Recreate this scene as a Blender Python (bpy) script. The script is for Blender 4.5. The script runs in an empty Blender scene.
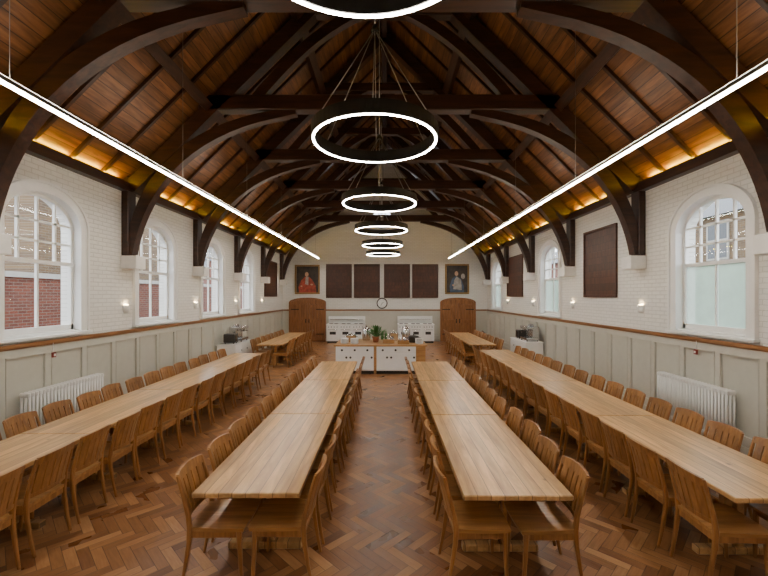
import bpy, bmesh, math, random
from mathutils import Vector, Matrix
random.seed(7)
S = bpy.context.scene
COL = S.collection

# ------------------------------------------------------------------ materials
def newmat(name):
    m = bpy.data.materials.new(name); m.use_nodes = True
    nt = m.node_tree
    return m, nt, nt.nodes['Principled BSDF']
def N(nt, t, **kw):
    n = nt.nodes.new(t)
    for k, v in kw.items(): setattr(n, k, v)
    return n
def math_(nt, op, a, b=None, c=None):
    n = N(nt, 'ShaderNodeMath', operation=op)
    for i, v in enumerate((a, b, c)):
        if v is None: continue
        if isinstance(v, (int, float)): n.inputs[i].default_value = v
        else: nt.links.new(v, n.inputs[i])
    return n.outputs[0]
def ramp(nt, fac, stops):
    r = N(nt, 'ShaderNodeValToRGB')
    el = r.color_ramp.elements
    while len(el) < len(stops): el.new(0.5)
    for e, (p, c) in zip(el, stops):
        e.position = p; e.color = (*c, 1)
    nt.links.new(fac, r.inputs[0])
    return r.outputs[0]
def mul(c, k): return tuple(min(1, x * k) for x in c)

def plain(name, col, rough=0.5, metal=0.0, noise=0.06, scale=8, bump=0.0, coat=0):
    m, nt, b = newmat(name)
    tc = N(nt, 'ShaderNodeTexCoord')
    no = N(nt, 'ShaderNodeTexNoise'); no.inputs['Scale'].default_value = scale; no.inputs['Detail'].default_value = 4
    nt.links.new(tc.outputs['Object'], no.inputs['Vector'])
    c = ramp(nt, no.outputs['Fac'], [(0.3, mul(col, 1 - noise)), (0.7, mul(col, 1 + noise))])
    nt.links.new(c, b.inputs['Base Color'])
    b.inputs['Roughness'].default_value = rough; b.inputs['Metallic'].default_value = metal
    b.inputs['Coat Weight'].default_value = coat
    if bump:
        bp = N(nt, 'ShaderNodeBump'); bp.inputs['Strength'].default_value = bump; bp.inputs['Distance'].default_value = 0.01
        nt.links.new(no.outputs['Fac'], bp.inputs['Height']); nt.links.new(bp.outputs[0], b.inputs['Normal'])
    return m

def wood(name, dark, light, axis='y', plank=None, plank_axis='x', rough=0.4, grain=26, var=0.35, knots=False, gapdark=0.35, rand=0.0, bump=0.15, gapw=0.0035, coarse=0.0):
    """long-grain timber along `axis`, optional plank division across `plank_axis` (metres)"""
    m, nt, b = newmat(name)
    tc = N(nt, 'ShaderNodeTexCoord')
    sx = N(nt, 'ShaderNodeSeparateXYZ'); nt.links.new(tc.outputs['Object'], sx.inputs[0])
    oi = N(nt, 'ShaderNodeObjectInfo')
    mp = N(nt, 'ShaderNodeMapping')
    sc = {'x': (1.5, grain, grain), 'y': (grain, 1.5, grain), 'z': (grain, grain, 1.5)}[axis]
    mp.inputs['Scale'].default_value = sc
    src = tc.outputs['Object']
    add = N(nt, 'ShaderNodeVectorMath', operation='ADD')
    nt.links.new(src, add.inputs[0])
    rr = math_(nt, 'MULTIPLY', oi.outputs['Random'], 13.0)
    if plank:
        cell = math_(nt, 'FLOOR', math_(nt, 'DIVIDE', sx.outputs[plank_axis.upper()], plank))
        wn = N(nt, 'ShaderNodeTexWhiteNoise', noise_dimensions='1D')
        nt.links.new(math_(nt, 'ADD', cell, math_(nt, 'MULTIPLY', oi.outputs['Random'], 31.0)), wn.inputs['W'])
        rr = math_(nt, 'ADD', rr, math_(nt, 'MULTIPLY', wn.outputs['Value'], 9.0))
    cb = N(nt, 'ShaderNodeCombineXYZ')
    for i in range(3): nt.links.new(rr, cb.inputs[i])
    nt.links.new(cb.outputs[0], add.inputs[1])
    nt.links.new(add.outputs[0], mp.inputs['Vector'])
    no = N(nt, 'ShaderNodeTexNoise'); no.inputs['Scale'].default_value = 1.0
    no.inputs['Detail'].default_value = 6; no.inputs['Roughness'].default_value = 0.6; no.inputs['Distortion'].default_value = 0.6
    nt.links.new(mp.outputs[0], no.inputs['Vector'])
    c = ramp(nt, no.outputs['Fac'], [(0.25, dark), (0.5, tuple((a + d) / 2 for a, d in zip(light, dark))), (0.72, light)])
    val = None
    if plank:
        fr = math_(nt, 'FRACT', math_(nt, 'DIVIDE', sx.outputs[plank_axis.upper()], plank))
        ed = math_(nt, 'MINIMUM', fr, math_(nt, 'SUBTRACT', 1.0, fr))
        gap = math_(nt, 'GREATER_THAN', ed, gapw / plank)
        v1 = math_(nt, 'ADD', math_(nt, 'MULTIPLY', wn.outputs['Value'], var), 1 - var * 0.5)
        val = math_(nt, 'MULTIPLY', v1, math_(nt, 'ADD', math_(nt, 'MULTIPLY', gap, 1 - gapdark), gapdark))
    if rand:
        r2 = math_(nt, 'ADD', math_(nt, 'MULTIPLY', oi.outputs['Random'], rand), 1 - rand * 0.5)
        val = r2 if val is None else math_(nt, 'MULTIPLY', val, r2)
    if coarse:
        n3 = N(nt, 'ShaderNodeTexNoise'); n3.inputs['Scale'].default_value = 0.28; n3.inputs['Detail'].default_value = 3; n3.inputs['Distortion'].default_value = 1.5
        nt.links.new(mp.outputs[0], n3.inputs['Vector'])
        k3 = math_(nt, 'ADD', 1 - coarse * 0.5, math_(nt, 'MULTIPLY', n3.outputs['Fac'], coarse))
        val = k3 if val is None else math_(nt, 'MULTIPLY', val, k3)
    if knots:
        vo = N(nt, 'ShaderNodeTexVoronoi'); vo.inputs['Scale'].default_value = 3.2
        nt.links.new(add.outputs[0], vo.inputs['Vector'])
        k = math_(nt, 'MINIMUM', 1.0, math_(nt, 'ADD', math_(nt, 'MULTIPLY', vo.outputs['Distance'], 8.0), 0.25))
        val = k if val is None else math_(nt, 'MULTIPLY', val, k)
    if val is not None:
        vm = N(nt, 'ShaderNodeVectorMath', operation='SCALE')
        nt.links.new(c, vm.inputs[0]); nt.links.new(val, vm.inputs['Scale'])
        c = vm.outputs[0]
    nt.links.new(c, b.inputs['Base Color'])
    b.inputs['Roughness'].default_value = rough
    bp = N(nt, 'ShaderNodeBump'); bp.inputs['Strength'].default_value = bump; bp.inputs['Distance'].default_value = 0.004
    nt.links.new(no.outputs['Fac'], bp.inputs['Height']); nt.links.new(bp.outputs[0], b.inputs['Normal'])
    return m

def emis(name, col, strength):
    m, nt, b = newmat(name)
    b.inputs['Base Color'].default_value = (*col, 1)
    b.inputs['Emission Color'].default_value = (*col, 1)
    b.inputs['Emission Strength'].default_value = strength
    return m

def brick(name, ax, c1, c2, mortar, strength=0.4, rough=0.6, size=(0.225, 0.075), msize=0.008):
    m, nt, b = newmat(name)
    tc = N(nt, 'ShaderNodeTexCoord'); sx = N(nt, 'ShaderNodeSeparateXYZ'); nt.links.new(tc.outputs['Object'], sx.inputs[0])
    cb = N(nt, 'ShaderNodeCombineXYZ')
    nt.links.new(sx.outputs[ax], cb.inputs[0]); nt.links.new(sx.outputs['Z'], cb.inputs[1])
    br = N(nt, 'ShaderNodeTexBrick'); br.inputs['Scale'].default_value = 1.0
    br.inputs['Brick Width'].default_value = size[0]; br.inputs['Row Height'].default_value = size[1]
    br.inputs['Mortar Size'].default_value = msize; br.inputs['Mortar Smooth'].default_value = 0.4
    br.inputs['Color1'].default_value = (*c1, 1); br.inputs['Color2'].default_value = (*c2, 1); br.inputs['Mortar'].default_value = (*mortar, 1)
    nt.links.new(cb.outputs[0], br.inputs['Vector'])
    nt.links.new(br.outputs['Color'], b.inputs['Base Color'])
    no = N(nt, 'ShaderNodeTexNoise'); no.inputs['Scale'].default_value = 14; nt.links.new(tc.outputs['Object'], no.inputs['Vector'])
    h = math_(nt, 'ADD', math_(nt, 'MULTIPLY', br.outputs['Fac'], -1.0), math_(nt, 'MULTIPLY', no.outputs['Fac'], 0.7))
    bp = N(nt, 'ShaderNodeBump'); bp.inputs['Strength'].default_value = strength; bp.inputs['Distance'].default_value = 0.012
    nt.links.new(h, bp.inputs['Height']); nt.links.new(bp.outputs[0], b.inputs['Normal'])
    b.inputs['Roughness'].default_value = rough
    return m

def herringbone(name, w=0.09, n=4):
    m, nt, b = newmat(name)
    tc = N(nt, 'ShaderNodeTexCoord')
    mp = N(nt, 'ShaderNodeMapping'); mp.inputs['Rotation'].default_value = (0, 0, math.radians(45)); mp.inputs['Scale'].default_value = (1 / w, 1 / w, 1)
    nt.links.new(tc.outputs['Object'], mp.inputs['Vector'])
    sx = N(nt, 'ShaderNodeSeparateXYZ'); nt.links.new(mp.outputs[0], sx.inputs[0])
    x = math_(nt, 'ADD', sx.outputs[0], 400.0); y = math_(nt, 'ADD', sx.outputs[1], 400.0)
    ix = math_(nt, 'FLOOR', x); iy = math_(nt, 'FLOOR', y)
    d = math_(nt, 'SUBTRACT', ix, iy)
    k = math_(nt, 'MODULO', math_(nt, 'ADD', d, 800.0 * n), float(2 * n))
    isv = math_(nt, 'GREATER_THAN', k, n - 0.5)
    ish = math_(nt, 'SUBTRACT', 1.0, isv)
    fx = math_(nt, 'SUBTRACT', x, ix); fy = math_(nt, 'SUBTRACT', y, iy)
    kv = math_(nt, 'SUBTRACT', 2.0 * n - 1, k)
    def sel(h, v): return math_(nt, 'ADD', math_(nt, 'MULTIPLY', h, ish), math_(nt, 'MULTIPLY', v, isv))
    u = sel(math_(nt, 'ADD', fx, k), math_(nt, 'ADD', fy, kv))
    v = sel(fy, fx)
    ida = sel(math_(nt, 'SUBTRACT', ix, k), math_(nt, 'ADD', ix, 0.37))
    idb = sel(iy, math_(nt, 'SUBTRACT', iy, kv))
    cid = N(nt, 'ShaderNodeCombineXYZ'); nt.links.new(ida, cid.inputs[0]); nt.links.new(idb, cid.inputs[1])
    wn = N(nt, 'ShaderNodeTexWhiteNoise', noise_dimensions='2D'); nt.links.new(cid.outputs[0], wn.inputs['Vector'])
    eu = math_(nt, 'MINIMUM', u, math_(nt, 'SUBTRACT', float(n), u))
    ev = math_(nt, 'MINIMUM', v, math_(nt, 'SUBTRACT', 1.0, v))
    e = math_(nt, 'MINIMUM', eu, ev)
    gap = math_(nt, 'MINIMUM', 1.0, math_(nt, 'MULTIPLY', e, 20.0))
    g = N(nt, 'ShaderNodeCombineXYZ')
    nt.links.new(math_(nt, 'MULTIPLY', u, 0.6), g.inputs[0]); nt.links.new(math_(nt, 'MULTIPLY', v, 5.0), g.inputs[1]); nt.links.new(math_(nt, 'MULTIPLY', wn.outputs['Value'], 90.0), g.inputs[2])
    no = N(nt, 'ShaderNodeTexNoise'); no.inputs['Scale'].default_value = 1.0; no.inputs['Detail'].default_value = 5
    nt.links.new(g.outputs[0], no.inputs['Vector'])
    t = math_(nt, 'ADD', math_(nt, 'MULTIPLY', wn.outputs['Value'], 0.62), math_(nt, 'MULTIPLY', no.outputs['Fac'], 0.38))
    t = math_(nt, 'ADD', t, math_(nt, 'MULTIPLY', math_(nt, 'SUBTRACT', ish, 0.5), 0.08))
    c = ramp(nt, t, [(0.08, (0.125, 0.048, 0.017)), (0.35, (0.22, 0.093, 0.034)), (0.62, (0.32, 0.148, 0.056)), (0.92, (0.48, 0.26, 0.115))])
    vm = N(nt, 'ShaderNodeVectorMath', operation='SCALE')
    nt.links.new(c, vm.inputs[0]); nt.links.new(math_(nt, 'ADD', math_(nt, 'MULTIPLY', gap, 0.72), 0.28), vm.inputs['Scale'])
    nt.links.new(vm.outputs[0], b.inputs['Base Color'])
    n2 = N(nt, 'ShaderNodeTexNoise'); n2.inputs['Scale'].default_value = 3.0; nt.links.new(tc.outputs['Object'], n2.inputs['Vector'])
    nt.links.new(math_(nt, 'ADD', 0.20, math_(nt, 'ADD', math_(nt, 'MULTIPLY', n2.outputs['Fac'], 0.16), math_(nt, 'MULTIPLY', wn.outputs['Value'], 0.12))), b.inputs['Roughness'])
    b.inputs['Specular IOR Level'].default_value = 0.45
    bp = N(nt, 'ShaderNodeBump'); bp.inputs['Strength'].default_value = 0.3; bp.inputs['Distance'].default_value = 0.003
    nt.links.new(math_(nt, 'ADD', gap, math_(nt, 'MULTIPLY', wn.outputs['Value'], 0.4)), bp.inputs['Height']); nt.links.new(bp.outputs[0], b.inputs['Normal'])
    return m

def glassmat(name, frosted=False):
    m = bpy.data.materials.new(name); m.use_nodes = True; nt = m.node_tree
    nt.nodes.clear()
    out = N(nt, 'ShaderNodeOutputMaterial')
    tr = N(nt, 'ShaderNodeBsdfTransparent'); gl = N(nt, 'ShaderNodeBsdfGlossy'); gl.inputs['Roughness'].default_value = 0.03
    mx = N(nt, 'ShaderNodeMixShader'); mx.inputs[0].default_value = 0.03
    if frosted:
        tl = N(nt, 'ShaderNodeBsdfTranslucent'); tl.inputs['Color'].default_value = (0.36, 0.43, 0.36, 1)
        mm = N(nt, 'ShaderNodeMixShader'); mm.inputs[0].default_value = 0.75
        tc = N(nt, 'ShaderNodeTexCoord'); no = N(nt, 'ShaderNodeTexNoise'); no.inputs['Scale'].default_value = 5; nt.links.new(tc.outputs['Object'], no.inputs['Vector'])
        nt.links.new(math_(nt, 'ADD', 0.66, math_(nt, 'MULTIPLY', no.outputs['Fac'], 0.25)), mm.inputs[0])
        nt.links.new(tr.outputs[0], mm.inputs[1]); nt.links.new(tl.outputs[0], mm.inputs[2])
        nt.links.new(mm.outputs[0], mx.inputs[1])
    else:
        nt.links.new(tr.outputs[0], mx.inputs[1])
    nt.links.new(gl.outputs[0], mx.inputs[2]); nt.links.new(mx.outputs[0], out.inputs[0])
    return m

M_wall_side = brick('painted_brick_side', 'Y', (0.84, 0.83, 0.79), (0.80, 0.79, 0.75), (0.68, 0.67, 0.63), 0.9)
M_wall_end = brick('painted_brick_end', 'X', (0.84, 0.83, 0.79), (0.80, 0.79, 0.75), (0.68, 0.67, 0.63), 0.9)
M_wains = plain('cream_grey_paint', (0.53, 0.52, 0.455), 0.45, noise=0.03)
M_dado = wood('dado_oak', (0.16, 0.065, 0.022), (0.36, 0.17, 0.065), 'y', rough=0.35)
M_white = plain('white_gloss_paint', (0.85, 0.85, 0.83), 0.35, noise=0.02)
M_corbel = plain('white_plaster', (0.82, 0.81, 0.78), 0.6, noise=0.04, bump=0.1)
M_floor = herringbone('parquet_herringbone')
M_planks = wood('ceiling_boards', (0.055, 0.021, 0.007), (0.245, 0.104, 0.036), 'y', plank=0.115, plank_axis='z', rough=0.40, grain=14, var=0.7, gapdark=0.15)
M_beam = wood('dark_truss_timber', (0.010, 0.004, 0.0022), (0.060, 0.021, 0.009), 'x', rough=0.40, grain=12, rand=0.0)
M_beamy = wood('dark_purlin_timber', (0.011, 0.0045, 0.0025), (0.062, 0.022, 0.010), 'y', rough=0.40, grain=12)
M_table = wood('oak_table_top', (0.33, 0.165, 0.055), (0.68, 0.42, 0.175), 'y', plank=0.106, plank_axis='x', rough=0.28, grain=15, var=0.40, knots=True, gapdark=0.38, rand=0.16, gapw=0.003, coarse=0.45)
M_chair = wood('chair_oak', (0.165, 0.068, 0.018), (0.40, 0.185, 0.055), 'z', rough=0.34, grain=24, rand=0.3)
M_seat = wood('chair_seat_oak', (0.20, 0.088, 0.024), (0.46, 0.23, 0.072), 'x', rough=0.28, grain=18, rand=0.3)
M_board = wood('dark_panel_board', (0.030, 0.010, 0.005), (0.100, 0.034, 0.015), 'z', plank=0.16, plank_axis='z', rough=0.5, grain=14, var=0.35)
M_door = wood('door_timber', (0.15, 0.055, 0.016), (0.37, 0.155, 0.052), 'z', rough=0.4, grain=14)
M_black = plain('black_metal', (0.014, 0.012, 0.010), 0.45, 0.4, noise=0.1)
M_alu = plain('dark_aluminium', (0.22, 0.21, 0.20), 0.4, 0.8)
M_wire = plain('steel_wire', (0.40, 0.38, 0.35), 0.4, 0.6)
M_steel = plain('stainless_steel', (0.62, 0.62, 0.62), 0.25, 1.0, noise=0.05)
M_led = emis('led_diffuser', (1.0, 0.92, 0.80), 74.0)
M_upfill = emis('added_ceiling_fill', (1.0, 0.88, 0.70), 24.0)  # added upward glow to brighten the ceiling boards, not a known lamp part
M_cove = emis('amber_led', (1.0, 0.64, 0.03), 120.0)
M_sconce = emis('warm_lamp_glass', (1.0, 0.70, 0.36), 60.0)
M_glass = glassmat('window_glass'); M_frost = glassmat('frosted_glass', True)
M_red = plain('dark_red_plastic', (0.22, 0.03, 0.02), 0.4)
M_gold = plain('gilt_frame', (0.30, 0.18, 0.06), 0.4, 0.5, noise=0.2, scale=40)
M_canvas = plain('dark_canvas', (0.035, 0.025, 0.018), 0.5, noise=0.5, scale=5)
M_redrobe = plain('painted_red_robe', (0.30, 0.05, 0.025), 0.5, noise=0.5, scale=7)
M_skin = plain('painted_skin_tone', (0.50, 0.30, 0.19), 0.5, noise=0.15, scale=12)
M_pale = plain('painted_pale_cloth', (0.30, 0.28, 0.25), 0.5, noise=0.4, scale=6)
M_blue = plain('painted_blue_cloth', (0.05, 0.08, 0.13), 0.5, noise=0.4, scale=6)
M_leaf = plain('leaf_green', (0.05, 0.16, 0.03), 0.5, noise=0.4, scale=20)
M_foliage = plain('hedge_foliage', (0.05, 0.10, 0.025), 0.7, noise=0.6, scale=6, bump=1.0)
M_terra = plain('terracotta', (0.35, 0.14, 0.07), 0.7)
M_knob = plain('dark_knob', (0.03, 0.025, 0.02), 0.4)
M_worktop = wood('counter_oak', (0.28, 0.13, 0.04), (0.54, 0.30, 0.11), 'x', rough=0.35, grain=18)
M_extbrick = brick('london_stock_brick', 'Y', (0.18, 0.11, 0.048), (0.10, 0.062, 0.035), (0.21, 0.18, 0.14), 0.5, 0.8)
M_extred = brick('red_brick', 'Y', (0.18, 0.042, 0.020), (0.11, 0.028, 0.016), (0.18, 0.15, 0.12), 0.5, 0.8)
M_slate = plain('roof_slate', (0.05, 0.055, 0.065), 0.6, noise=0.2, scale=12)
M_extwhite = plain('exterior_stone', (0.40, 0.39, 0.36), 0.7)
M_pave = plain('paving', (0.18, 0.17, 0.16), 0.8, noise=0.2, scale=3)
M_dark = plain('dark_glass_pane', (0.03, 0.035, 0.04), 0.1)

# ------------------------------------------------------------------ mesh builder
class MB:
    def __init__(s): s.v = []; s.f = []; s.m = []; s.sm = []
    def face(s, pts, mi=0, sm=False):
        i = len(s.v); s.v += [tuple(p) for p in pts]; s.f.append(tuple(range(i, i + len(pts)))); s.m.append(mi); s.sm.append(sm)
    def loft(s, rings, mi=0, caps=True, sm=False, closed=False):
        base = len(s.v); n = len(rings[0])
        for r in rings: s.v += [tuple(p) for p in r]
        R = len(rings)
        for j in range(R if closed else R - 1):
            a = base + j * n; b = base + ((j + 1) % R) * n
            for i in range(n):
                k = (i + 1) % n
                s.f.append((a + i, a + k, b + k, b + i)); s.m.append(mi); s.sm.append(sm)
        if caps and not closed:
            s.f.append(tuple(base + i for i in reversed(range(n)))); s.m.append(mi); s.sm.append(False)
            l = base + (R - 1) * n
            s.f.append(tuple(l + i for i in range(n))); s.m.append(mi); s.sm.append(False)
    def box(s, x0, x1, y0, y1, z0, z1, mi=0):
        x0, x1 = sorted((x0, x1)); y0, y1 = sorted((y0, y1)); z0, z1 = sorted((z0, z1))
        s.loft([[(x0, y0, z0), (x1, y0, z0), (x1, y1, z0), (x0, y1, z0)], [(x0, y0, z1), (x1, y0, z1), (x1, y1, z1), (x0, y1, z1)]], mi)
    def bbox(s, x0, x1, y0, y1, z0, z1, b=0.005, mi=0):
        x0, x1 = sorted((x0, x1)); y0, y1 = sorted((y0, y1)); z0, z1 = sorted((z0, z1))
        def ring(i, z):
            X0, X1, Y0, Y1 = x0 + i, x1 - i, y0 + i, y1 - i
            return [(X0 + b, Y0, z), (X1 - b, Y0, z), (X1, Y0 + b, z), (X1, Y1 - b, z), (X1 - b, Y1, z), (X0 + b, Y1, z), (X0, Y1 - b, z), (X0, Y0 + b, z)]
        s.loft([ring(b, z0), ring(0, z0 + b), ring(0, z1 - b), ring(b, z1)], mi)
    def beam(s, path, w, y0, y1, mi=0, widths=None):
        rings = []
        for i, p in enumerate(path):
            a = Vector(path[max(0, i - 1)]); c = Vector(path[min(len(path) - 1, i + 1)])
            t = (c - a).normalized(); n = Vector((-t.y, t.x))
            ww = widths[i] if widths else w
            q = Vector(p); A = q + n * ww / 2; B = q - n * ww / 2
            rings.append([(A.x, y0, A.y), (B.x, y0, B.y), (B.x, y1, B.y), (A.x, y1, A.y)])
        s.loft(rings, mi)
    def cyl(s, p0, p1, r0, r1=None, n=12, mi=0, sm=True):
        r1 = r0 if r1 is None else r1
        p0 = Vector(p0); p1 = Vector(p1); t = (p1 - p0).normalized()
        u = t.orthogonal().normalized(); v = t.cross(u)
        rings = []
        for p, r in ((p0, r0), (p1, r1)):
            rings.append([tuple(p + (u * math.cos(2 * math.pi * i / n) + v * math.sin(2 * math.pi * i / n)) * r) for i in range(n)])
        s.loft(rings, mi, True, sm)
    def tube(s, pts, r, n=8, mi=0):
        for a, b in zip(pts[:-1], pts[1:]): s.cyl(a, b, r, r, n, mi)
    def lathe(s, cx, cy, prof, n=24, mi=0, closed=False):
        rings = []
        for r, z in prof: rings.append([(cx + r * math.cos(2 * math.pi * i / n), cy + r * math.sin(2 * math.pi * i / n), z) for i in range(n)])
        s.loft(rings, mi, not closed, True, closed)
    def disc(s, c, rx, rz, y, mi=0, n=20):
        s.face([(c[0] + rx * math.cos(2 * math.pi * i / n), y, c[1] + rz * math.sin(2 * math.pi * i / n)) for i in range(n)], mi)
    def mesh(s, name, mats):
        me = bpy.data.meshes.new(name); me.from_pydata(s.v, [], s.f)
        for m in mats: me.materials.append(m)
        me.polygons.foreach_set('material_index', s.m); me.polygons.foreach_set('use_smooth', s.sm)
        me.update()
        bm = bmesh.new(); bm.from_mesh(me); bmesh.ops.recalc_face_normals(bm, faces=bm.faces); bm.to_mesh(me); bm.free()
        return me
    def obj(s, name, mats, loc=(0, 0, 0), rot=0):
        me = s.mesh(name, mats); return inst(name, me, loc, rot)
def inst(name, me, loc=(0, 0, 0), rot=0):
    o = bpy.data.objects.new(name, me); o.location = loc; o.rotation_euler = (0, 0, rot); COL.objects.link(o); return o

# ------------------------------------------------------------------ dimensions
XL, XR = -5.25, 5.15; CX = -0.05; HW = 5.2
Y0, Y1 = -2.0, 20.1
ZW = 4.55; RIDGE = ZW + HW - 0.05
T = 0.34
TRUSS = [2.15, 5.05, 7.95, 10.86, 13.76, 16.66]

# floor & ground
b = MB(); b.box(XL, XR, Y0, Y1, -0.12, 0.0); b.obj('floor', [M_floor])
b = MB(); b.box(-40, 40, -30, 50, -0.5, -0.13); b.obj('ground', [M_pave])

# ------------------------------------------------------------------ side walls with arched openings
ZS, ZSP, ZT = 1.70, 3.40, 3.92; WW = 1.42
def archz(t):
    return ZSP + (ZT - ZSP) * math.sqrt(max(0, 1 - t * t))
def side_wall(name, x_in, sgn, wins):
    b = MB(); xo = x_in + sgn * T
    cur = Y0 - T
    for c in sorted(wins):
        a, e = c - WW / 2, c + WW / 2
        b.box(x_in, xo, cur, a, -0.12, ZW)
        b.box(x_in, xo, a, e, -0.12, ZS)
        n = 20
        for i in range(n):
            t0 = -math.cos(math.pi * i / n); t1 = -math.cos(math.pi * (i + 1) / n)
            ya, yb = c + t0 * WW / 2, c + t1 * WW / 2; za, zb = archz(t0), archz(t1)
            b.loft([[(x_in, ya, za), (x_in, yb, zb), (x_in, yb, ZW), (x_in, ya, ZW)], [(xo, ya, za), (xo, yb, zb), (xo, yb, ZW), (xo, ya, ZW)]])
        cur = e
    b.box(x_in, xo, cur, Y1 + T, -0.12, ZW)
    return b.obj(name, [M_wall_side])
WIN_L = [0.3, 3.15, 6.08, 9.02, 11.95, 14.85]; WIN_R = [0.3, 6.3, 12.4, 18.3]
side_wall('wall_left', XL, -1, WIN_L); side_wall('wall_right', XR, 1, WIN_R)

def arch_band(b, x0, x1, c, half, z0, zsp, zt, wid, mi=0, inner=True):
    n = 24
    def P(h, zt_):
        pts = [(c - h, z0)]
        for i in range(n + 1):
            t = -math.cos(math.pi * i / n)
            pts.append((c + t * h, zsp + (zt_ - zsp) * math.sqrt(max(0, 1 - t * t))))
        pts.append((c + h, z0)); return pts
    if inner: po, pi_ = P(half, zt), P(half - wid, zt - wid)
    else: po, pi_ = P(half + wid, zt + wid), P(half, zt)
    rings = [[(x0, o[0], o[1]), (x0, i[0], i[1]), (x1, i[0], i[1]), (x1, o[0], o[1])] for o, i in zip(po, pi_)]
    b.loft(rings, mi)
wn_i = [0]
def window(x_in, sgn, c, frosted):
    wn_i[0] += 1
    b = MB(); h = WW / 2
    xi = x_in - sgn * 0.035
    arch_band(b, xi, x_in - sgn * 0.001, c, h - 0.0, ZS, ZSP, ZT, 0.10, 0, False)
    arch_band(b, x_in - sgn * 0.06, x_in - sgn * 0.001, c, h + 0.10, ZS, ZSP, ZT + 0.10, 0.035, 0, False)
    arch_band(b, xi, x_in + sgn * 0.20, c, h, ZS, ZSP, ZT, 0.03, 0, True)
    b.bbox(x_in - sgn * 0.10, x_in - sgn * 0.001, c - h - 0.16, c + h + 0.16, ZS - 0.045, ZS, 0.006)
    b.box(x_in, x_in + sgn * 0.2, c - h + 0.002, c + h - 0.002, ZS, ZS + 0.03)
    f0, f1 = x_in + sgn * 0.10, x_in + sgn * 0.16
    arch_band(b, f0, f1, c, h - 0.03, ZS + 0.03, ZSP, ZT - 0.03, 0.055, 0, True)
    zm = 2.83
    b.box(f0, f1, c - h + 0.03, c + h - 0.03, ZS + 0.03, ZS + 0.12)
    b.box(f0 - sgn * 0.01, f1, c - h + 0.03, c + h - 0.03, zm - 0.03, zm + 0.03)
    g0, g1 = x_in + sgn * 0.11, x_in + sgn * 0.15
    hi = h - 0.06
    for t in (-0.5, 0, 0.5):
        zt = archz(t) - 0.06
        b.box(g0, g1, c + t * hi * 1.0 - 0.016, c + t * hi + 0.016, zm, zt)
    for z in (3.15, 3.46):
        hh = hi if z < ZSP else hi * math.sqrt(1 - ((z - ZSP) / (ZT - ZSP)) ** 2)
        b.box(g0, g1, c - hh, c + hh, z - 0.016, z + 0.016)
    b.box(g0, g1, c - 0.016, c + 0.016, ZS + 0.1, zm)
    xg = x_in + sgn * 0.13
    lo = [(xg, c - h + 0.05, ZS + 0.08), (xg, c + h - 0.05, ZS + 0.08), (xg, c + h - 0.05, zm), (xg, c - h + 0.05, zm)]
    b.face(lo, 2 if frosted else 1)
    pts = [(xg, c - hi, zm), (xg, c + hi, zm)]
    for i in range(17):
        t = math.cos(math.pi * i / 16); pts.append((xg, c + t * hi, archz(t) - 0.06))
    b.face(pts, 1)
    b.obj('window_%d' % wn_i[0], [M_white, M_glass, M_frost])
for c in WIN_L: window(XL, -1, c, False)
for c in WIN_R: window(XR, 1, c, True)

# ------------------------------------------------------------------ end walls
GX, GZ, GR = -0.2, 6.25, 0.55
def end_wall(name, y0, y1, hole):
    b = MB(); n = 16
    xl, xr = XL - T, XR + T
    zr = RIDGE + 0.1
    if hole:
        for s in (-1, 1):
            pts = [(GX, -0.12), ((xl if s < 0 else xr), -0.12), ((xl if s < 0 else xr), ZW - 0.3), (GX, zr - 0.2)]
            arc = [(GX + s * GR * math.sin(math.pi * i / n), GZ + GR * math.cos(math.pi * i / n)) for i in range(n + 1)]
            pts = pts + arc
            b.loft([[(p[0], y0, p[1]) for p in pts], [(p[0], y1, p[1]) for p in pts]])
    else:
        pts = [(xl, -0.12), (xr, -0.12), (xr, ZW - 0.3), (CX, zr - 0.2), (xl, ZW - 0.3)]
        b.loft([[(p[0], y0, p[1]) for p in pts], [(p[0], y1, p[1]) for p in pts]])
    return b.obj(name, [M_wall_end])
end_wall('wall_back', Y1, Y1 + T, True); end_wall('wall_front', Y0 - T, Y0, False)
b = MB(); wn_i[0] += 1
ring = []
for i in range(32):
    a = 2 * math.pi * i / 32
    def pr(r, y): return (GX + r * math.cos(a), y, GZ + r * math.sin(a))
    ring.append([pr(GR - 0.07, Y1 - 0.04), pr(GR + 0.10, Y1 - 0.04), pr(GR + 0.10, Y1 - 0.001), pr(GR - 0.005, Y1 - 0.001), pr(GR - 0.005, Y1 + 0.16), pr(GR - 0.07, Y1 + 0.16)])
b.loft(ring, 0, False, False, True)
for d in (-0.19, 0.19):
    hh = math.sqrt((GR - .04) ** 2 - d * d)
    b.box(GX + d - 0.015, GX + d + 0.015, Y1 + 0.06, Y1 + 0.10, GZ - hh, GZ + hh)
    b.box(GX - hh, GX + hh, Y1 + 0.06, Y1 + 0.10, GZ + d - 0.015, GZ + d + 0.015)
b.disc((GX, GZ), GR - 0.05, GR - 0.05, Y1 + 0.08, 1, 32)
b.obj('window_%d' % wn_i[0], [M_white, M_glass])

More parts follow.
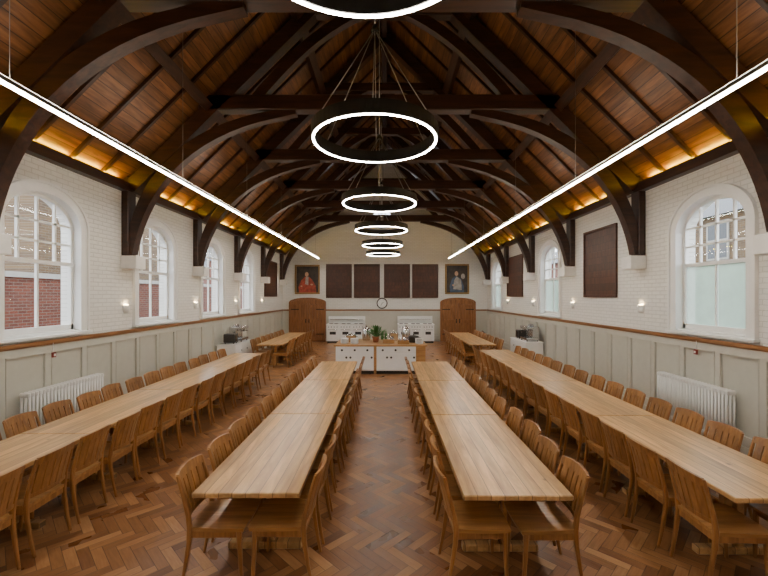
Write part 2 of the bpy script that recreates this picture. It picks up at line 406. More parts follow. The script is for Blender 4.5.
# ------------------------------------------------------------------ roof
b = MB()
for s in (-1, 1):
    xe = CX + s * (HW + 0.36); ze = ZW - 0.36
    xi = CX; zi = RIDGE + 0.05
    n = Vector((s, 1)).normalized() * 0.12
    r = [(xe, ze), (xi, zi), (xi, zi + 0.18), (xe + n.x, ze + n.y)]
    b.loft([[(p[0], Y0 - T, p[1]) for p in r], [(p[0], Y1 + T, p[1]) for p in r]])
b.obj('ceiling', [M_planks])
def slope_pt(s, d, off):
    k = math.sqrt(0.5)
    return (CX + s * (HW - d) - s * off * k, ZW + d - off * k)
b = MB()
for s in (-1, 1):
    for d, w, dep in ((1.55, 0.13, 0.20), (3.35, 0.13, 0.20)):
        p = [slope_pt(s, d, 0.0), slope_pt(s, d, dep), slope_pt(s, d + w, dep), slope_pt(s, d + w, 0.0)]
        b.loft([[(q[0], Y0, q[1]) for q in p], [(q[0], Y1, q[1]) for q in p]])
    xw = XL if s < 0 else XR
    b.box(xw, xw - s * 0.15, Y0, Y1, ZW - 0.17, ZW + 0.0)
b.box(CX - 0.07, CX + 0.07, Y0, Y1, RIDGE - 0.38, RIDGE + 0.02)
b.obj('roof_purlins', [M_beamy])
b = MB()
ys = []
tt = [Y0 - 0.75] + TRUSS + [Y1 - 0.5]
for a, c in zip(tt[:-1], tt[1:]):
    for k in (1, 2, 3):
        y = a + (c - a) * k / 4
        if y > Y0 + .1: ys.append(y)
for s in (-1, 1):
    for y in ys:
        p = [slope_pt(s, 0.05, 0.0), slope_pt(s, 0.05, 0.055), slope_pt(s, HW - 0.15, 0.055), slope_pt(s, HW - 0.15, 0)]
        b.loft([[(q[0], y - 0.028, q[1]) for q in p], [(q[0], y + 0.028, q[1]) for q in p]])
b.obj('roof_rafters', [M_beam])

def bez(p0, p1, p2, p3, n=12):
    out = []
    for i in range(n + 1):
        t = i / n
        out.append(tuple((1 - t) ** 3 * a + 3 * (1 - t) ** 2 * t * c + 3 * (1 - t) * t * t * d + t ** 3 * e for a, c, d, e in zip(p0, p1, p2, p3)))
    return out
b = MB(); hy = 0.12
for s in (-1, 1):
    X = lambda d: s * d
    b.bbox(X(5.195), X(5.06), -0.13, 0.13, 3.10, 4.80, 0.012)
    b.bbox(X(5.195), X(4.88), -0.16, 0.16, 2.84, 3.10, 0.01, mi=1)
    k = math.sqrt(.5)
    b.beam([(X(HW - 0.05 - 0.16 * k), ZW - 0.0 - 0.11 * k), (X(0.02), RIDGE - 0.30)], 0.27, -hy, hy)
    pth = bez((X(5.07), 3.14), (X(4.93), 4.35), (X(4.1), 5.72), (X(1.75), 5.98), 18)
    wd = [0.14 + 0.11 * math.sin(math.pi * i / 18) for i in range(19)]; wd[-1] = 0.10
    b.beam(pth, 0.26, -0.09, 0.09, widths=wd)
    b.beam(bez((X(2.55), 6.25), (X(1.9), 7.0), (X(1.3), 7.65), (X(0.35), 8.05), 10), 0.20, -0.08, 0.08)
b.bbox(-3.68, 3.68, -hy, hy, 6.0, 6.30, 0.015)
b.bbox(-1.75, 1.75, -0.10, 0.10, 7.9, 8.12, 0.012)
me = b.mesh('roof_truss', [M_beam, M_corbel])
for y in TRUSS + [19.6]: inst('roof_truss', me, (CX, y, 0))

# ------------------------------------------------------------------ amber cove LED lines
for s in (-1, 1):
    xw = XL if s < 0 else XR
    b = MB()
    ty = [Y0] + TRUSS + [19.6]
    for a, c in zip(ty[:-1], ty[1:]):
        b.box(xw - s * 0.085, xw - s * 0.11, a + 0.3, c - 0.3, ZW + 0.004, ZW + 0.016)
        b.box(xw - s * 0.08, xw - s * 0.115, a + 0.29, c - 0.29, ZW + 0.0005, ZW + 0.004, 1)
    b.obj('cove_light_strip', [M_cove, M_alu])

# ------------------------------------------------------------------ wainscot panelling, dado, baseboards
HD = 1.60
def wainscot(idx, p0, p1, inward, segs_gap=[]):
    b = MB(); d = Vector(p1) - Vector(p0); L = d.length; d.normalize(); n = Vector(inward)
    def bx(a, c, z0, z1, t0, t1, mi=0, B=None):
        A = Vector(p0) + d * a + n * t0; C = Vector(p0) + d * c + n * t1
        (B or b).box(A.x, C.x, A.y, C.y, z0, z1, mi)
    iv = []; cur = 0
    for g0, g1 in segs_gap: iv.append((cur, g0)); cur = g1
    iv.append((cur, L))
    for a, c in iv:
        bx(a, c, 0.0, HD - 0.03, 0.001, 0.010)
        bx(a, c, HD - 0.16, HD - 0.03, 0.010, 0.036); bx(a, c, 0.16, 0.28, 0.010, 0.036)
        k = max(1, round((c - a) / 0.74)); w = (c - a) / k
        for i in range(k + 1):
            y = a + i * w; bx(max(a, y - 0.045), min(c, y + 0.045), 0.28, HD - 0.16, 0.010, 0.036)
        for i in range(k):
            y0_, y1_ = a + i * w + .047, a + (i + 1) * w - .047
            if y1_ - y0_ < .2: continue
            bx(y0_, y0_ + .018, .28, HD - .16, .010, .044); bx(y1_ - .018, y1_, .28, HD - .16, .010, .044)
            bx(y0_ + .018, y1_ - .018, .28, .298, .010, .044); bx(y0_ + .018, y1_ - .018, HD - .178, HD - .16, .010, .044)
        bx(a, c, HD - 0.03, HD + 0.02, 0.001, 0.07, 1)
        bx(a, c, HD - 0.055, HD - 0.03, 0.001, 0.045, 1)
    b.obj('trim_%d' % idx, [M_wains, M_dado])
    b2 = MB()
    for a, c in iv:
        bx(a, c, 0, 0.15, 0.0365, 0.052, 0, b2); bx(a, c, 0, 0.158, 0.0102, 0.0365, 0, b2)
    return b2
wainscot(1, (XL, Y0), (XL, Y1), (1, 0)).obj('baseboard_left', [M_wains])
wainscot(2, (XR, Y0), (XR, Y1), (-1, 0)).obj('baseboard_right', [M_wains])
DL = (-4.92, -3.05); DR = (2.75, 4.55)
wainscot(3, (XL, Y1), (XR, Y1), (0, -1), [(DL[0] - XL - 0.0, DL[1] - XL), (DR[0] - XL, DR[1] - XL)]).obj('baseboard_back', [M_wains])

# ------------------------------------------------------------------ doors
def door(i, x0, x1):
    b = MB(); zt, zs = 2.22, 1.98; c = (x0 + x1) / 2; h = (x1 - x0) / 2; y = Y1
    n = 16
    def az(t, k=0): return zs + (zt - zs - k) * math.sqrt(max(0, 1 - t * t))
    po = [(x0, 0)] + [(c - h * math.cos(math.pi * j / n), az(-math.cos(math.pi * j / n))) for j in range(n + 1)] + [(x1, 0)]
    hi = h - 0.10
    pi_ = [(x0 + .1, 0)] + [(c - hi * math.cos(math.pi * j / n), az(-math.cos(math.pi * j / n), 0.10) ) for j in range(n + 1)] + [(x1 - .1, 0)]
    b.loft([[(o[0], y - 0.10, o[1]), (q[0], y - 0.10, q[1]), (q[0], y - 0.002, q[1]), (o[0], y - 0.002, o[1])] for o, q in zip(po, pi_)], 0)
    b.face([(p[0], y - 0.03, p[1]) for p in pi_], 0)
    for s in (-1, 1):
        xa, xb = (c + s * 0.006, c + s * hi)
        lo, hi_ = min(xa, xb), max(xa, xb)
        for z0, z1 in ((0.02, 0.22), (0.95, 1.10), (1.72, 1.84)): b.box(lo, hi_, y - 0.075, y - 0.03, z0, z1)
        for q in (lo, hi_ - 0.10): b.box(q, q + 0.10, y - 0.07, y - 0.03, 0.02, 1.95)
        k = 4; w = (hi_ - lo - 0.2) / k
        for j in range(k): b.box(lo + 0.1 + j * w + 0.006, lo + 0.1 + (j + 1) * w - 0.006, y - 0.05, y - 0.03, 0.22, 1.9)
        b.cyl((c + s * 0.08, y - 0.075, 1.02), (c + s * 0.08, y - 0.12, 1.02), 0.025, mi=1)
        b.box(c + s * 0.06, c + s * 0.10, y - 0.08, y - 0.075, 0.92, 1.14, 1)
        for z in (0.35, 1.6): b.box(c + s * hi, c + s * (hi - 0.4), y - 0.08, y - 0.074, z, z + 0.04, 1)
    b.obj('door_%d' % i, [M_door, M_black])
door(1, *DL); door(2, *DR)

# ------------------------------------------------------------------ boards, paintings, clock
def board(name, w, h, loc, rot):
    b = MB(); f = 0.06
    b.box(-w / 2 + f, w / 2 - f, -0.025, -0.002, f, h - f, 0)
    for a in ((-w / 2, w / 2, 0, f), (-w / 2, w / 2, h - f, h), (-w / 2, -w / 2 + f, f, h - f), (w / 2 - f, w / 2, f, h - f)):
        b.bbox(a[0], a[1], -0.05, -0.002, a[2], a[3], 0.006)
    for k in (1, 2): b.box(-w / 2 + f, w / 2 - f, -0.03, -0.025, h * k / 3 - 0.006, h * k / 3 + 0.006)
    return b.obj(name, [M_board], loc, rot)
for x0, x1 in ((-3.05, -1.74), (-1.63, -0.31), (-0.10, 1.22), (1.33, 2.65)):
    board('wooden_wall_panel', x1 - x0, 1.72, ((x0 + x1) / 2, Y1, 2.2), 0)
board('wooden_wall_panel', 1.45, 1.66, (XR, 9.5, 2.27), -math.pi / 2)
board('wooden_wall_panel', 1.9, 1.62, (XR, 15.75, 2.27), -math.pi / 2)
board('wooden_wall_panel', 1.9, 1.62, (XL, 17.95, 2.27), math.pi / 2)
def painting(x0, x1, z0, z1, kind):
    b = MB(); w = x1 - x0; h = z1 - z0; f = 0.08
    b.box(-w / 2 + f, w / 2 - f, -0.03, -0.002, f, h - f, 1)
    for a in ((-w / 2, w / 2, 0, f), (-w / 2, w / 2, h - f, h), (-w / 2, -w / 2 + f, f, h - f), (w / 2 - f, w / 2, f, h - f)):
        b.bbox(a[0], a[1], -0.07, -0.002, a[2], a[3], 0.015, 0)
    y = -0.031
    if kind == 0:
        b.face([(-0.42, y, f), (0.44, y, f), (0.42, y, 0.42), (0.25, y, 0.72), (0.08, y, 0.88), (-0.12, y, 0.88), (-0.32, y, 0.68), (-0.45, y, 0.35)], 2)
        b.face([(-0.12, y - .001, 0.5), (0.05, y - .001, 0.45), (0.06, y - .001, 0.88), (-0.08, y - .001, 0.88)], 4)
        b.disc((-0.03, 1.0), 0.09, 0.12, y - 0.002, 3); b.disc((0.22, 0.48), 0.07, 0.04, y - 0.002, 3); b.disc((-0.30, 0.40), 0.05, 0.04, y - .002, 3)
    else:
        b.face([(-0.35, y, f), (0.36, y, f), (0.34, y, 0.42), (0.2, y, 0.78), (-0.05, y, 0.92), (-0.25, y, 0.8), (-0.38, y, 0.4)], 5)
        b.face([(-0.20, y - .001, 0.25), (0.25, y - .001, 0.2), (0.2, y - .001, 0.72), (-0.02, y - .001, 0.9), (-0.15, y - .001, 0.7)], 4)
        b.disc((-0.03, 1.04), 0.09, 0.12, y - 0.002, 3); b.disc((0.30, 0.9), 0.10, 0.14, y - .001, 4); b.disc((-0.2, 0.45), 0.05, 0.04, y - .002, 3)
    b.obj('portrait_painting', [M_gold, M_canvas, M_redrobe, M_skin, M_pale, M_blue], ((x0 + x1) / 2, Y1, z0))
painting(-4.63, -3.36, 2.4, 3.88, 0); painting(3.0, 4.22, 2.4, 3.92, 1)
b = MB()
b.cyl((0, -0.002, 0), (0, -0.05, 0), 0.28, 0.28, 32, 1); b.cyl((0, -0.05, 0), (0, -0.053, 0), 0.225, 0.225, 32, 0)
for k in range(12):
    a = k * math.pi / 6
    b.face([(math.sin(a) * r + math.cos(a) * d, -0.0535, math.cos(a) * r - math.sin(a) * d) for r, d in ((0.165, -.006), (0.165, .006), (0.19, .006), (0.19, -.006))], 1)
for a, l in ((0.9, 0.11), (3.6, 0.16)):
    b.face([(math.sin(a) * r + math.cos(a) * d, -0.0545, math.cos(a) * r - math.sin(a) * d) for r, d in ((-0.02, -.010), (-0.02, .010), (l, .006), (l, -.006))], 1)
b.obj('wall_clock', [M_white, M_knob], (-0.2, Y1, 1.93))

# ------------------------------------------------------------------ furniture
def chair_mesh():
    b = MB()
    def leg(pts, mi=0):
        rings = []
        for x, y, z, w, d in pts: 
            c = min(w, d) * 0.22
            rings.append([(x - w / 2 + c, y - d / 2, z), (x + w / 2 - c, y - d / 2, z), (x + w / 2, y - d / 2 + c, z), (x + w / 2, y + d / 2 - c, z),
                          (x + w / 2 - c, y + d / 2, z), (x - w / 2 + c, y + d / 2, z), (x - w / 2, y + d / 2 - c, z), (x - w / 2, y - d / 2 + c, z)])
        b.loft(rings, mi)
    for s in (-1, 1):
        leg([(-0.275, s * .200, 0, .024, .024), (-0.245, s * .203, .15, .030, .028), (-0.215, s * .206, .34, .038, .032), (-0.208, s * .207, .45, .042, .032),
             (-0.222, s * .207, .56, .036, .030), (-0.262, s * .207, .72, .030, .028), (-0.305, s * .207, .868, .024, .026)])
        leg([(.20, s * .197, 0, .026, .026), (.19, s * .200, .20, .032, .032), (.18, s * .203, .43, .042, .040)])
        b.bbox(-.20, .17, s * .203 - .010, s * .203 + .010, .375, .43, .003)
    b.bbox(.172, .192, -.19, .19, .375, .43, .003); b.bbox(-.215, -.195, -.19, .19, .375, .43, .003)
    nx, ny = 8, 8; top = []
    for i in range(nx + 1):
        u = i / nx; x = -0.225 + 0.455 * u; hw = 0.212 + 0.022 * math.sin(math.pi * min(1, u * 0.75)) 
        if i == nx: x -= 0.006
        rt = []
        for j in range(ny + 1):
            v = -1 + 2 * j / ny
            xx = x + (0.012 * (1 - v * v) if i == nx else 0)
            dip = -0.012 * (1 - v * v) * math.sin(math.pi * min(1, u * 1.0)) - (0.010 * max(0, u - 0.8) * 5 * 0.8)
            rt.append((xx, hw * v, 0.462 + dip))
        top.append(rt)
    for i in range(nx):
        for j in range(ny):
            b.face([top[i][j], top[i + 1][j], top[i + 1][j + 1], top[i][j + 1]], 1, True)
    lo = [[(p[0] * 0.985, p[1] * 0.985, 0.430) for p in r] for r in top]
    per = [(0, j) for j in range(ny)] + [(i, ny) for i in range(nx)] + [(nx, j) for j in range(ny, 0, -1)] + [(i, 0) for i in range(nx, 0, -1)]
    for a, c in zip(per, per[1:] + per[:1]):
        b.face([top[a[0]][a[1]], top[c[0]][c[1]], lo[c[0]][c[1]], lo[a[0]][a[1]]], 1)
    b.face([lo[i][j] for i, j in per], 1)
    def bx(z):
        pts = [(.45, -.208), (.56, -.222), (.72, -.262), (.868, -.305)]
        for (z0, x0), (z1, x1) in zip(pts[:-1], pts[1:]):
            if z <= z1: return x0 + (x1 - x0) * (z - z0) / (z1 - z0)
        return pts[-1][1] + (z - .868) * -.29
    def bow(y): return -0.038 * (1 - (y / .21) ** 2)
    def rail(z0, z1, th):
        rings = []
        for j in range(11):
            y = -.205 + .41 * j / 10
            crown = 0.012 * (1 - (y / .21) ** 2) if z1 > .85 else 0
            rings.append([(bx(z0) + bow(y) - th / 2, y, z0), (bx(z0) + bow(y) + th / 2, y, z0), (bx(z1) + bow(y) + th / 2, y, z1 + crown), (bx(z1) + bow(y) - th / 2, y, z1 + crown)])
        b.loft(rings, 0)
    rail(.81, .875, .022); rail(.515, .55, .020)
    ns = 5; gap = .013; w = (.385 - gap * (ns + 1)) / ns
    for i in range(ns):
        y = -.1925 + gap + i * (w + gap); y2 = y + w
        rings = []
        for z in (.545, .60, .66, .72, .77, .82):
            rings.append([(bx(z) + bow(y) - .007, y, z), (bx(z) + bow(y2) - .007, y2, z), (bx(z) + bow(y2) + .007, y2, z), (bx(z) + bow(y) + .007, y, z)])
        b.loft(rings, 0)
    return b.mesh('dining_chair', [M_chair, M_seat])
CH = chair_mesh()
def table_mesh(w, L):
    b = MB(); h = 0.75
    b.bbox(-w / 2, w / 2, 0.004, L - 0.004, h - 0.042, h, 0.007, 0)
    for y in (L * 0.25, L * 0.75):
        b.bbox(-w / 2 + .09, w / 2 - .09, y - .04, y + .04, 0.0, .065, .008, 0)
        b.bbox(-w / 2 + .07, w / 2 - .07, y - .035, y + .035, h - .10, h - .043, .006, 0)
        for dx in (-.055, .055): b.bbox(dx - .035, dx + .035, y - .033, y + .033, .064, h - .099, .006, 0)
    b.bbox(-.02, .02, L * .25 + .03, L * .75 - .03, .30, .40, .005, 0)
    return b.mesh('dining_table', [M_table])
TL = 2.1
def row(x0, x1, ystart, nt, tuck=.12):
    w = x1 - x0; me = table_mesh(w, TL); c = (x0 + x1) / 2
    for k in range(nt):
        inst('dining_table', me, (c, ystart + k * TL, 0))
        for j in range(4):
            y = ystart + k * TL + TL / 8 + j * TL / 4
            for si, s in enumerate((-1, 1)):
                jx = random.uniform(-.02, .03); jy = random.uniform(-.012, .012); jr = random.uniform(-.04, .04)
                xx = (x0 + tuck - jx) if s < 0 else (x1 - tuck + jx)
                inst('dining_chair', CH, (xx, y + jy, 0), (0 if s < 0 else math.pi) + jr)
row(-1.53, -0.68, 3.10, 3, .17); row(0.60, 1.46, 3.06, 3, .17)
row(-4.13, -3.32, 2.35, 4, .08); row(2.68, 3.52, 3.02, 4, .10)
row(-4.13, -3.32, 12.6, 2, .08); row(2.68, 3.52, 12.6, 2, .08)

# ------------------------------------------------------------------ radiators
b = MB(); L = 1.5; n = 24
for i in range(n):
    y = -L / 2 + L * (i + 0.5) / n
    for x in (0.0, 0.055, 0.11):
        b.cyl((x, y, 0.21), (x, y, 0.88), 0.0165, 0.0165, 8)
    b.bbox(-0.02, 0.13, y - 0.024, y + 0.024, 0.17, 0.235, 0.014); b.bbox(-0.02, 0.13, y - 0.024, y + 0.024, 0.86, 0.93, 0.014)
for z in (.20, .895): b.cyl((.055, -L / 2, z), (.055, L / 2, z), .02)
for y in (-L / 2 + .05, L / 2 - .05): b.box(0.03, 0.08, y - .015, y + .015, 0, .18)
for y in (-L / 2 - .07, L / 2 + .07):
    b.cyl((0.055, y, 0), (0.055, y, 0.20), 0.012, mi=1); b.cyl((0.055, y, 0.20), (0.055, y * 0.92, 0.20), 0.018, mi=1); b.cyl((0.055, y, 0.12), (0.055, y, 0.24), 0.022)
RM = b.mesh('column_radiator', [M_white, M_alu])
inst('column_radiator', RM, (XL + 0.10, 6.30, 0)); inst('column_radiator', RM, (XR - 0.10, 6.45, 0), math.pi)

# ------------------------------------------------------------------ kitchen island
b = MB(); ix0, ix1, iy0, iy1 = -1.50, 1.18, 11.6, 13.3; hh = 0.86
b.box(ix0 + .06, ix1 - .06, iy0 + .06, iy1 - .06, 0, .1, 2)
b.box(ix0 + .02, ix1 - .02, iy0 + .02, iy1 - .02, .1, hh - .04, 0)
b.bbox(ix0 - .03, ix1 + .03, iy0 - .03, iy1 + .03, hh - .04, hh, .006, 1)
b.box(-0.36, -0.28, iy0 - .005, iy0 + .02, .02, hh - .04, 1)
b.box(ix1 - .30, ix1 - .02, iy0 - .004, iy0 + .02, .1, hh - .04, 1)
def cup(x0, x1, z0, z1):
    b.bbox(x0 + .008, x1 - .008, iy0 - .004, iy0 + .02, z0, z1, .004, 0)
    for q in ((x0 + .008, x0 + .07, z0, z1), (x1 - .07, x1 - .008, z0, z1), (x0 + .07, x1 - .07, z0, z0 + .06), (x0 + .07, x1 - .07, z1 - .06, z1)):
        b.box(q[0], q[1], iy0 - .016, iy0 - .004, q[2], q[3], 0)
for x0, x1, side in ((-1.48, -1.10, 1), (-1.10, -0.73, -1), (-0.73, -0.36, 1), (-0.28, 0.09, 1), (0.09, 0.47, -1), (0.47, 0.88, 1)):
    cup(x0, x1, .12, .60); cup(x0, x1, .62, hh - .05)
    kx = x1 - .06 if side > 0 else x0 + .06
    b.cyl((kx, iy0 - .016, .5), (kx, iy0 - .05, .5), .022, .032, 12, 2); b.cyl(((x0 + x1) / 2, iy0 - .016, .715), ((x0 + x1) / 2, iy0 - .05, .715), .022, .032, 12, 2)
b.obj('kitchen_island', [M_white, M_worktop, M_knob])
def pot(name, x, y, z, r, h, mat):
    b = MB(); b.lathe(0, 0, [(r * .93, 0), (r, .02), (r, h), (r * 1.04, h + .006), (r * .95, h + .008), (r * .93, h * .3)], 20)
    b.lathe(0, 0, [(r, h + .008), (r * .8, h + .03), (.02, h + .045), (.02, h + .07), (.03, h + .085), (.001, h + .09)], 20)
    for s in (-1, 1): b.tube([(s * r, -.04, h * .75), (s * (r + .04), -.04, h * .78), (s * (r + .04), .04, h * .78), (s * r, .04, h * .75)], .008)
    b.obj(name, [mat], (x, y, z))
pot('cooking_pot', -1.10, 12.5, hh, .16, .20, M_steel); pot('cooking_pot', .25, 12.75, hh, .14, .24, M_steel); pot('cooking_pot', .86, 12.3, hh, .17, .18, M_knob)
b = MB(); b.lathe(0, 0, [(.12, 0), (.135, .03), (.135, .36), (.11, .40), (.03, .42), (.03, .46), (.001, .47)], 20)
b.cyl((0, -.12, .07), (0, -.18, .07), .012); b.cyl((0, -.17, .09), (0, -.17, .03), .010); me = b.mesh('tea_urn', [M_steel]); inst('tea_urn', me, (-.64, 12.9, hh)); inst('tea_urn', me, (.66, 13.05, hh))
for x, y in ((.08, 12.15), (.52, 11.9)):
    b = MB(); b.box(-.17, .17, -.12, .12, 0, .012)
    for q in ((-.17, .17, -.12, -.11), (-.17, .17, .11, .12), (-.17, -.16, -.12, .12), (.16, .17, -.12, .12), (-.005, .005, -.12, .12)): b.box(q[0], q[1], q[2], q[3], 0, .10)
    for k in range(12): 
        xx = random.uniform(-.14, .14); yy = random.uniform(-.09, .09)
        b.cyl((xx, yy, .012), (xx + random.uniform(-.03, .03), yy, .2), .005, .009, 6, 1)
    b.obj('cutlery_tray', [M_worktop, M_steel], (x, y, hh))
b = MB()
for k in range(14): b.lathe(0, 0, [(.07, k * .011), (.12, .018 + k * .011), (.122, .021 + k * .011), (.07, .006 + k * .011)], 20)
me = b.mesh('plate_stack', [M_white]); inst('plate_stack', me, (-1.25, 11.95, hh)); inst('plate_stack', me, (-.95, 11.9, hh)); inst('plate_stack', me, (1.0, 11.9, hh))
b = MB(); b.lathe(0, 0, [(.08, 0), (.11, .16), (.12, .16), (.12, .18), (.10, .18), (.095, .15)], 18, 1)
for k in range(110):
    a = random.uniform(0, 6.28); e = random.uniform(.3, 1.4); l = random.uniform(.18, .42)
    d = Vector((math.cos(a) * math.cos(e), math.sin(a) * math.cos(e), math.sin(e))); p = Vector((0, 0, .15)); q = p + d * l
    sd = Vector((-math.sin(a), math.cos(a), 0)) * .04; mid = p + d * l * .6
    b.cyl(p, mid, .003, .002, 5); b.face([mid, mid + d * l * .25 + sd, q + d * .04 - Vector((0, 0, .03)), mid + d * l * .25 - sd], 0)
b.obj('potted_plant', [M_leaf, M_terra], (-.32, 12.35, hh))
b = MB(); b.lathe(0, 0, [(.04, 0), (.045, .02), (.045, .17), (.018, .23), (.018, .28), (.001, .281)], 14)
me = b.mesh('green_bottle', [M_leaf]); inst('green_bottle', me, (-.12, 13.05, hh)); inst('green_bottle', me, (.00, 13.1, hh))

# ------------------------------------------------------------------ back wall cookers / counters
def range_unit(x0, x1):
    b = MB(); ya, yb = 19.25, Y1 - 0.07; h = .92
    b.box(x0 + .03, x1 - .03, ya + .05, yb, 0, .1, 1); b.box(x0, x1, ya, yb, .1, h - .03, 0); b.bbox(x0 - .02, x1 + .02, ya - .02, yb, h - .03, h, .006, 0)
    b.box(x0, x1, yb - .04, yb, h, 1.28, 0); b.box(x0 + .1, x1 - .1, yb - .22, yb - .04, 1.12, 1.14, 2)
    n = 3; w = (x1 - x0) / n
    for i in range(n):
        a = x0 + i * w
        b.bbox(a + .02, a + w - .02, ya - .02, ya, .16, .70, .005, 0)
        b.box(a + .16, a + w - .16, ya - .024, ya - .02, .42, .56, 1)
        b.cyl((a + .08, ya - .05, .655), (a + w - .08, ya - .05, .655), .011, mi=2)
        for q in (.1, w - .1): b.cyl((a + q, ya - .05, .655), (a + q, ya - .018, .655), .008, mi=2)
        for k in range(4): b.cyl((a + .1 + k * (w - .2) / 3, ya - .03, .79), (a + .1 + k * (w - .2) / 3, ya, .79), .022, mi=1)
        for ddx in (.3, .7):
            b.cyl((a + w * ddx, ya + .35, h), (a + w * ddx, ya + .35, h + .02), .10, mi=1)
    b.obj('cooking_range', [M_white, M_knob, M_steel])
range_unit(-2.9, -1.05); range_unit(.58, 2.35)

# ------------------------------------------------------------------ drinks stations
def station(x, y, rot):
    b = MB(); L = 1.6; h = .82
    b.box(-.28, .28, -L / 2 + .03, L / 2 - .03, .08, h - .03, 0); b.box(-.25, .25, -L / 2 + .06, L / 2 - .06, 0, .08, 1); b.bbox(-.30, .30, -L / 2, L / 2, h - .03, h, .005, 0)
    for s in range(3):
        a = -L / 2 + .05 + s * .5; b.bbox(.28, .298, a + .01, a + .49, .1, h - .05, .004, 0); b.cyl((.298, a + .43, .6), (.325, a + .43, .6), .015, mi=1)
    b.obj('drinks_cabinet', [M_white, M_knob], (x, y, 0), rot)
    b = MB()
    b.bbox(-.22, .20, -.30, .30, .04, .12, .01, 0); b.bbox(-.22, .0, -.30, .30, .12, .42, .01, 0); b.bbox(-.22, .20, -.31, .31, .40, .48, .012, 1)
    for yy in (-.14, .14):
        b.cyl((.10, yy, .40), (.10, yy, .33), .035, mi=1); b.cyl((.10, yy, .345), (.23, yy, .335), .013, mi=2)
    for yy in (-.25, .25): 
        b.tube([(.12, yy, .40), (.16, yy, .36), (.17, yy, .22)], .006, mi=1)
        for xx in (-.18, .16): b.cyl((xx, yy, 0), (xx, yy, .04), .02, mi=2)
    for yy in (-.2, -.1, 0, .1): b.lathe(-.08, yy, [(.03, .48), (.04, .54), (.036, .54), (.028, .49)], 10, 0)
    b.obj('coffee_machine', [M_steel, M_steel, M_knob], (x, y + .3 * (1 if rot == 0 else -1), h), rot)
    b = MB(); b.bbox(-.17, .17, -.16, .16, .03, .30, .012, 0); b.bbox(.165, .18, -.12, .06, .06, .26, .004, 1); b.cyl((.18, .11, .2), (.195, .11, .2), .02, mi=1)
    for xx in (-.13, .13):
        for yy in (-.12, .12): b.cyl((xx, yy, 0), (xx, yy, .03), .015, mi=1)
    b.obj('countertop_oven', [M_knob, M_dark], (x, y - .4 * (1 if rot == 0 else -1), h), rot)
station(XL + .40, 12.75, 0); station(XR - .40, 13.4, math.pi)

b = MB(); b.lathe(0, 0, [(.07, 0), (.08, .02), (.08, .42), (.05, .49), (.025, .50), (.025, .54), (.001, .545)], 18, 0)
b.box(-.015, .015, -.06, .03, .53, .56, 1); b.tube([(.03, 0, .52), (.10, 0, .45), (.11, 0, .15)], .010, mi=1)
b.obj('fire_extinguisher', [M_red, M_knob], (4.85, 19.85, 0.0))
for x, s, y in ((XL, 1, 6.18), (XR, -1, 6.5)):
    b = MB(); b.bbox(x + s * .036, x + s * .07, -.032, .032, -.04, .04, .006, 0); b.box(x + s * .07, x + s * .072, -.018, .018, -.018, .018, 1); b.cyl((x + s * .042, 0, .04), (x + s * .042, 0, HD - 0.03 - 1.38), .006, mi=1)
    b.obj('fire_alarm_call_point', [M_red, M_white], (0, y, 1.38))

# ------------------------------------------------------------------ wall uplighters
def sconce(x, y, s):
    b = MB()
    rings = []
    for r, z in ((.05, 1.96), (.075, 2.0), (.085, 2.12)):
        rings.append([(x - s * .001 - s * r * math.sin(math.pi * k / 10), y + r * math.cos(math.pi * k / 10), z) for k in range(11)])
    b.loft(rings, 0, True, True)
    rr = [[(x - s * .006 - s * .05 * math.sin(math.pi * k / 10), y + .05 * math.cos(math.pi * k / 10), z) for k in range(11)] for z in (2.121, 2.127)]
    b.loft(rr, 1); b.obj('wall_sconce', [M_white, M_sconce])
for y in (4.6, 7.95, 10.86, 13.76, 16.66): sconce(XL, y, -1); sconce(XR, y + (.15 if y == 4.6 else 0), 1)

# ------------------------------------------------------------------ ring pendants and linear lights
b = MB(); n = 64; R = .735
def ringpart(b, r0, r1, z0, z1, mi):
    rings = [[(r * math.cos(2 * math.pi * i / n), r * math.sin(2 * math.pi * i / n), z) for (r, z) in ((r0, z0), (r1, z0), (r1, z1), (r0, z1))] for i in range(n)]
    b.loft(rings, mi, False, False, True)
ringpart(b, R - .05, R, 0.006, .15, 0)
ringpart(b, R - .037, R - .013, 0, .006, 1)
top = 1.32
for k in range(6):
    a = math.pi / 6 + k * math.pi / 3
    b.cyl(((R - .03) * math.cos(a), (R - .03) * math.sin(a), .14), (0, 0, top), .005, n=5, mi=2)
b.cyl((0, 0, top - .04), (0, 0, top + .04), .05, .03, 12)
b.cyl((0, 0, top), (0, 0, 9.33 - 4.10), .008, n=6, mi=2)
b.cyl((0, 0, 9.33 - 4.14), (0, 0, 9.33 - 4.10), .06, .06, 12)
RG = b.mesh('ring_pendant_light', [M_black, M_led, M_wire])
for y, x in ((1.84, -.12), (4.62, -.13), (7.75, -.13), (10.93, -.13), (14.2, -.13), (17.3, -.13)):
    inst('ring_pendant_light', RG, (x, y, 4.10))
for x in (-3.24, 3.02):
    b = MB(); z = 4.10
    b.box(-.026, .026, 0.2, 19.0, .012, .055, 0); b.box(-.024, .024, .205, 18.995, 0, .012, 1); b.box(-.02, .02, .205, 18.995, .055, .060, 2)  # last box: glowing top strip added as ceiling fill light
    zc = ZW + (HW - abs(x - CX)) - z
    for y in [1.0, 3.4, 6.3, 9.2, 12.2, 15.2, 18.2]: b.cyl((0, y, .055), (0, y, zc), .003, n=5)
    b.obj('linear_pendant_light', [M_alu, M_led, M_upfill], (x, 0, z))

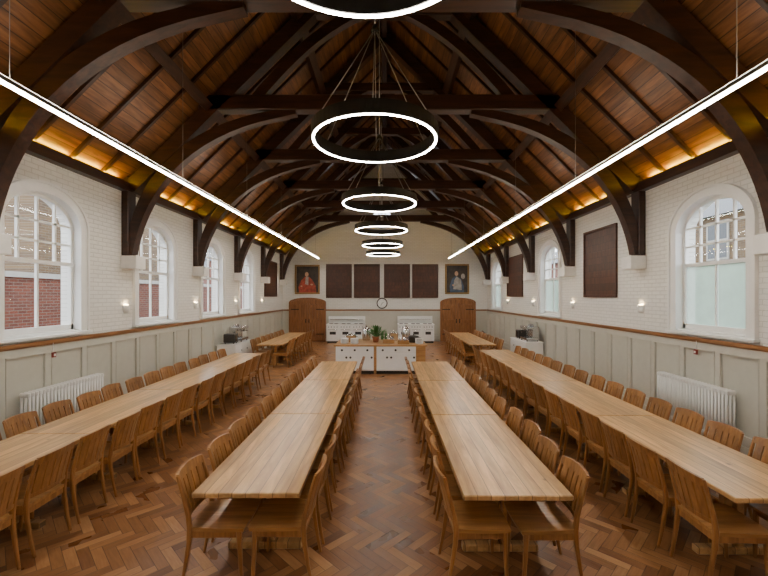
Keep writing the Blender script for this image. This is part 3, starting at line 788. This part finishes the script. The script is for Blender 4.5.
# ------------------------------------------------------------------ exterior
b = MB()
b.box(-9.2, -8.8, -6, 30, -.13, 2.75, 1); b.box(-9.25, -8.75, -6, 30, 2.75, 2.88, 2)
b.obj('garden_wall', [M_extbrick, M_extred, M_extwhite])
def house(name, x0, x1, y0, y1, h, face_x, mat):
    b = MB(); b.box(x0, x1, y0, y1, -.13, h, 0)
    xm = (x0 + x1) / 2
    b.loft([[(x0 - .2, y0 - .2, h), (x1 + .2, y0 - .2, h), (xm, y0 - .2, h + 1.6)], [(x0 - .2, y1 + .2, h), (x1 + .2, y1 + .2, h), (xm, y1 + .2, h + 1.6)]], 1)
    s = 1 if face_x == x1 else -1
    y = y0 + 1.0
    while y + 1 < y1:
        for z in (1.0, 3.6):
            if z + 1.4 > h: continue
            b.box(face_x, face_x + s * .04, y, y + .95, z, z + 1.4, 2); b.box(face_x + s * .04, face_x + s * .045, y + .07, y + .88, z + .07, z + .66, 3); b.box(face_x + s * .04, face_x + s * .045, y + .07, y + .88, z + .74, z + 1.33, 3)
        y += 2.3
    b.obj(name, [mat, M_slate, M_extwhite, M_dark])
house('neighbouring_house', -16, -9.8, 11.0, 17.5, 6.2, -9.8, M_extbrick)
house('neighbouring_house', -19, -13.5, 21, 44, 5.0, -13.5, M_extred)
house('neighbouring_house', 12, 18, 10.5, 22, 5.2, 12, M_extbrick)
house('neighbouring_house', 12, 18, 27, 44, 4.6, 12, M_extred)
def hedge(x0, x1, y0, y1, h):
    b = MB(); ny = int((y1 - y0) / .3)
    rings = []
    for j in range(ny + 1):
        y = y0 + (y1 - y0) * j / ny
        r = []
        for x, z in ((x0, -.13), (x0 - .05, h * .3), (x0, h * .6), (x0 + .05, h * .9), ((x0 + x1) / 2, h), (x1 - .05, h * .9), (x1, h * .6), (x1 + .05, h * .3), (x1, -.13)):
            k = 0 if z < 0 else 1
            r.append((x + k * random.uniform(-.12, .12), y + k * random.uniform(-.08, .08), z + k * random.uniform(-.15, .15)))
        rings.append(r)
    b.loft(rings, 0, True, True); b.obj('garden_hedge', [M_foliage])
hedge(9.0, 10.2, 4, 34, 3.1)

# ------------------------------------------------------------------ world
w = bpy.data.worlds.new('overcast_sky'); S.world = w; w.use_nodes = True
nt = w.node_tree; bg = nt.nodes['Background']
tc = N(nt, 'ShaderNodeTexCoord'); no = N(nt, 'ShaderNodeTexNoise'); no.inputs['Scale'].default_value = 2.0
nt.links.new(tc.outputs['Generated'], no.inputs['Vector'])
nt.links.new(ramp(nt, no.outputs['Fac'], [(0.3, (0.78, 0.88, 1.0)), (0.7, (0.95, 0.98, 1))]), bg.inputs['Color'])
bg.inputs['Strength'].default_value = 6.5
def portal(x, c, s):
    l = bpy.data.lights.new('window_portal', 'AREA'); l.shape = 'RECTANGLE'; l.size = WW; l.size_y = 2.3; l.cycles.is_portal = True
    o = bpy.data.objects.new('window_portal', l); COL.objects.link(o); o.location = (x, c, 2.8)
    o.rotation_euler = Vector((s, 0, 0)).to_track_quat('-Z', 'Z').to_euler()
for c in WIN_L: portal(XL - .36, c, 1)
for c in WIN_R: portal(XR + .36, c, -1)

# ------------------------------------------------------------------ camera
cam = bpy.data.cameras.new('camera'); co = bpy.data.objects.new('camera', cam); COL.objects.link(co)
co.location = (0, 0, 2.3); co.rotation_euler = (math.pi / 2, 0, 0)
cam.sensor_width = 36; cam.lens = 395 / 768 * 36; cam.shift_x = -2 / 768; cam.shift_y = 8 / 768
cam.clip_start = 0.05
S.camera = co
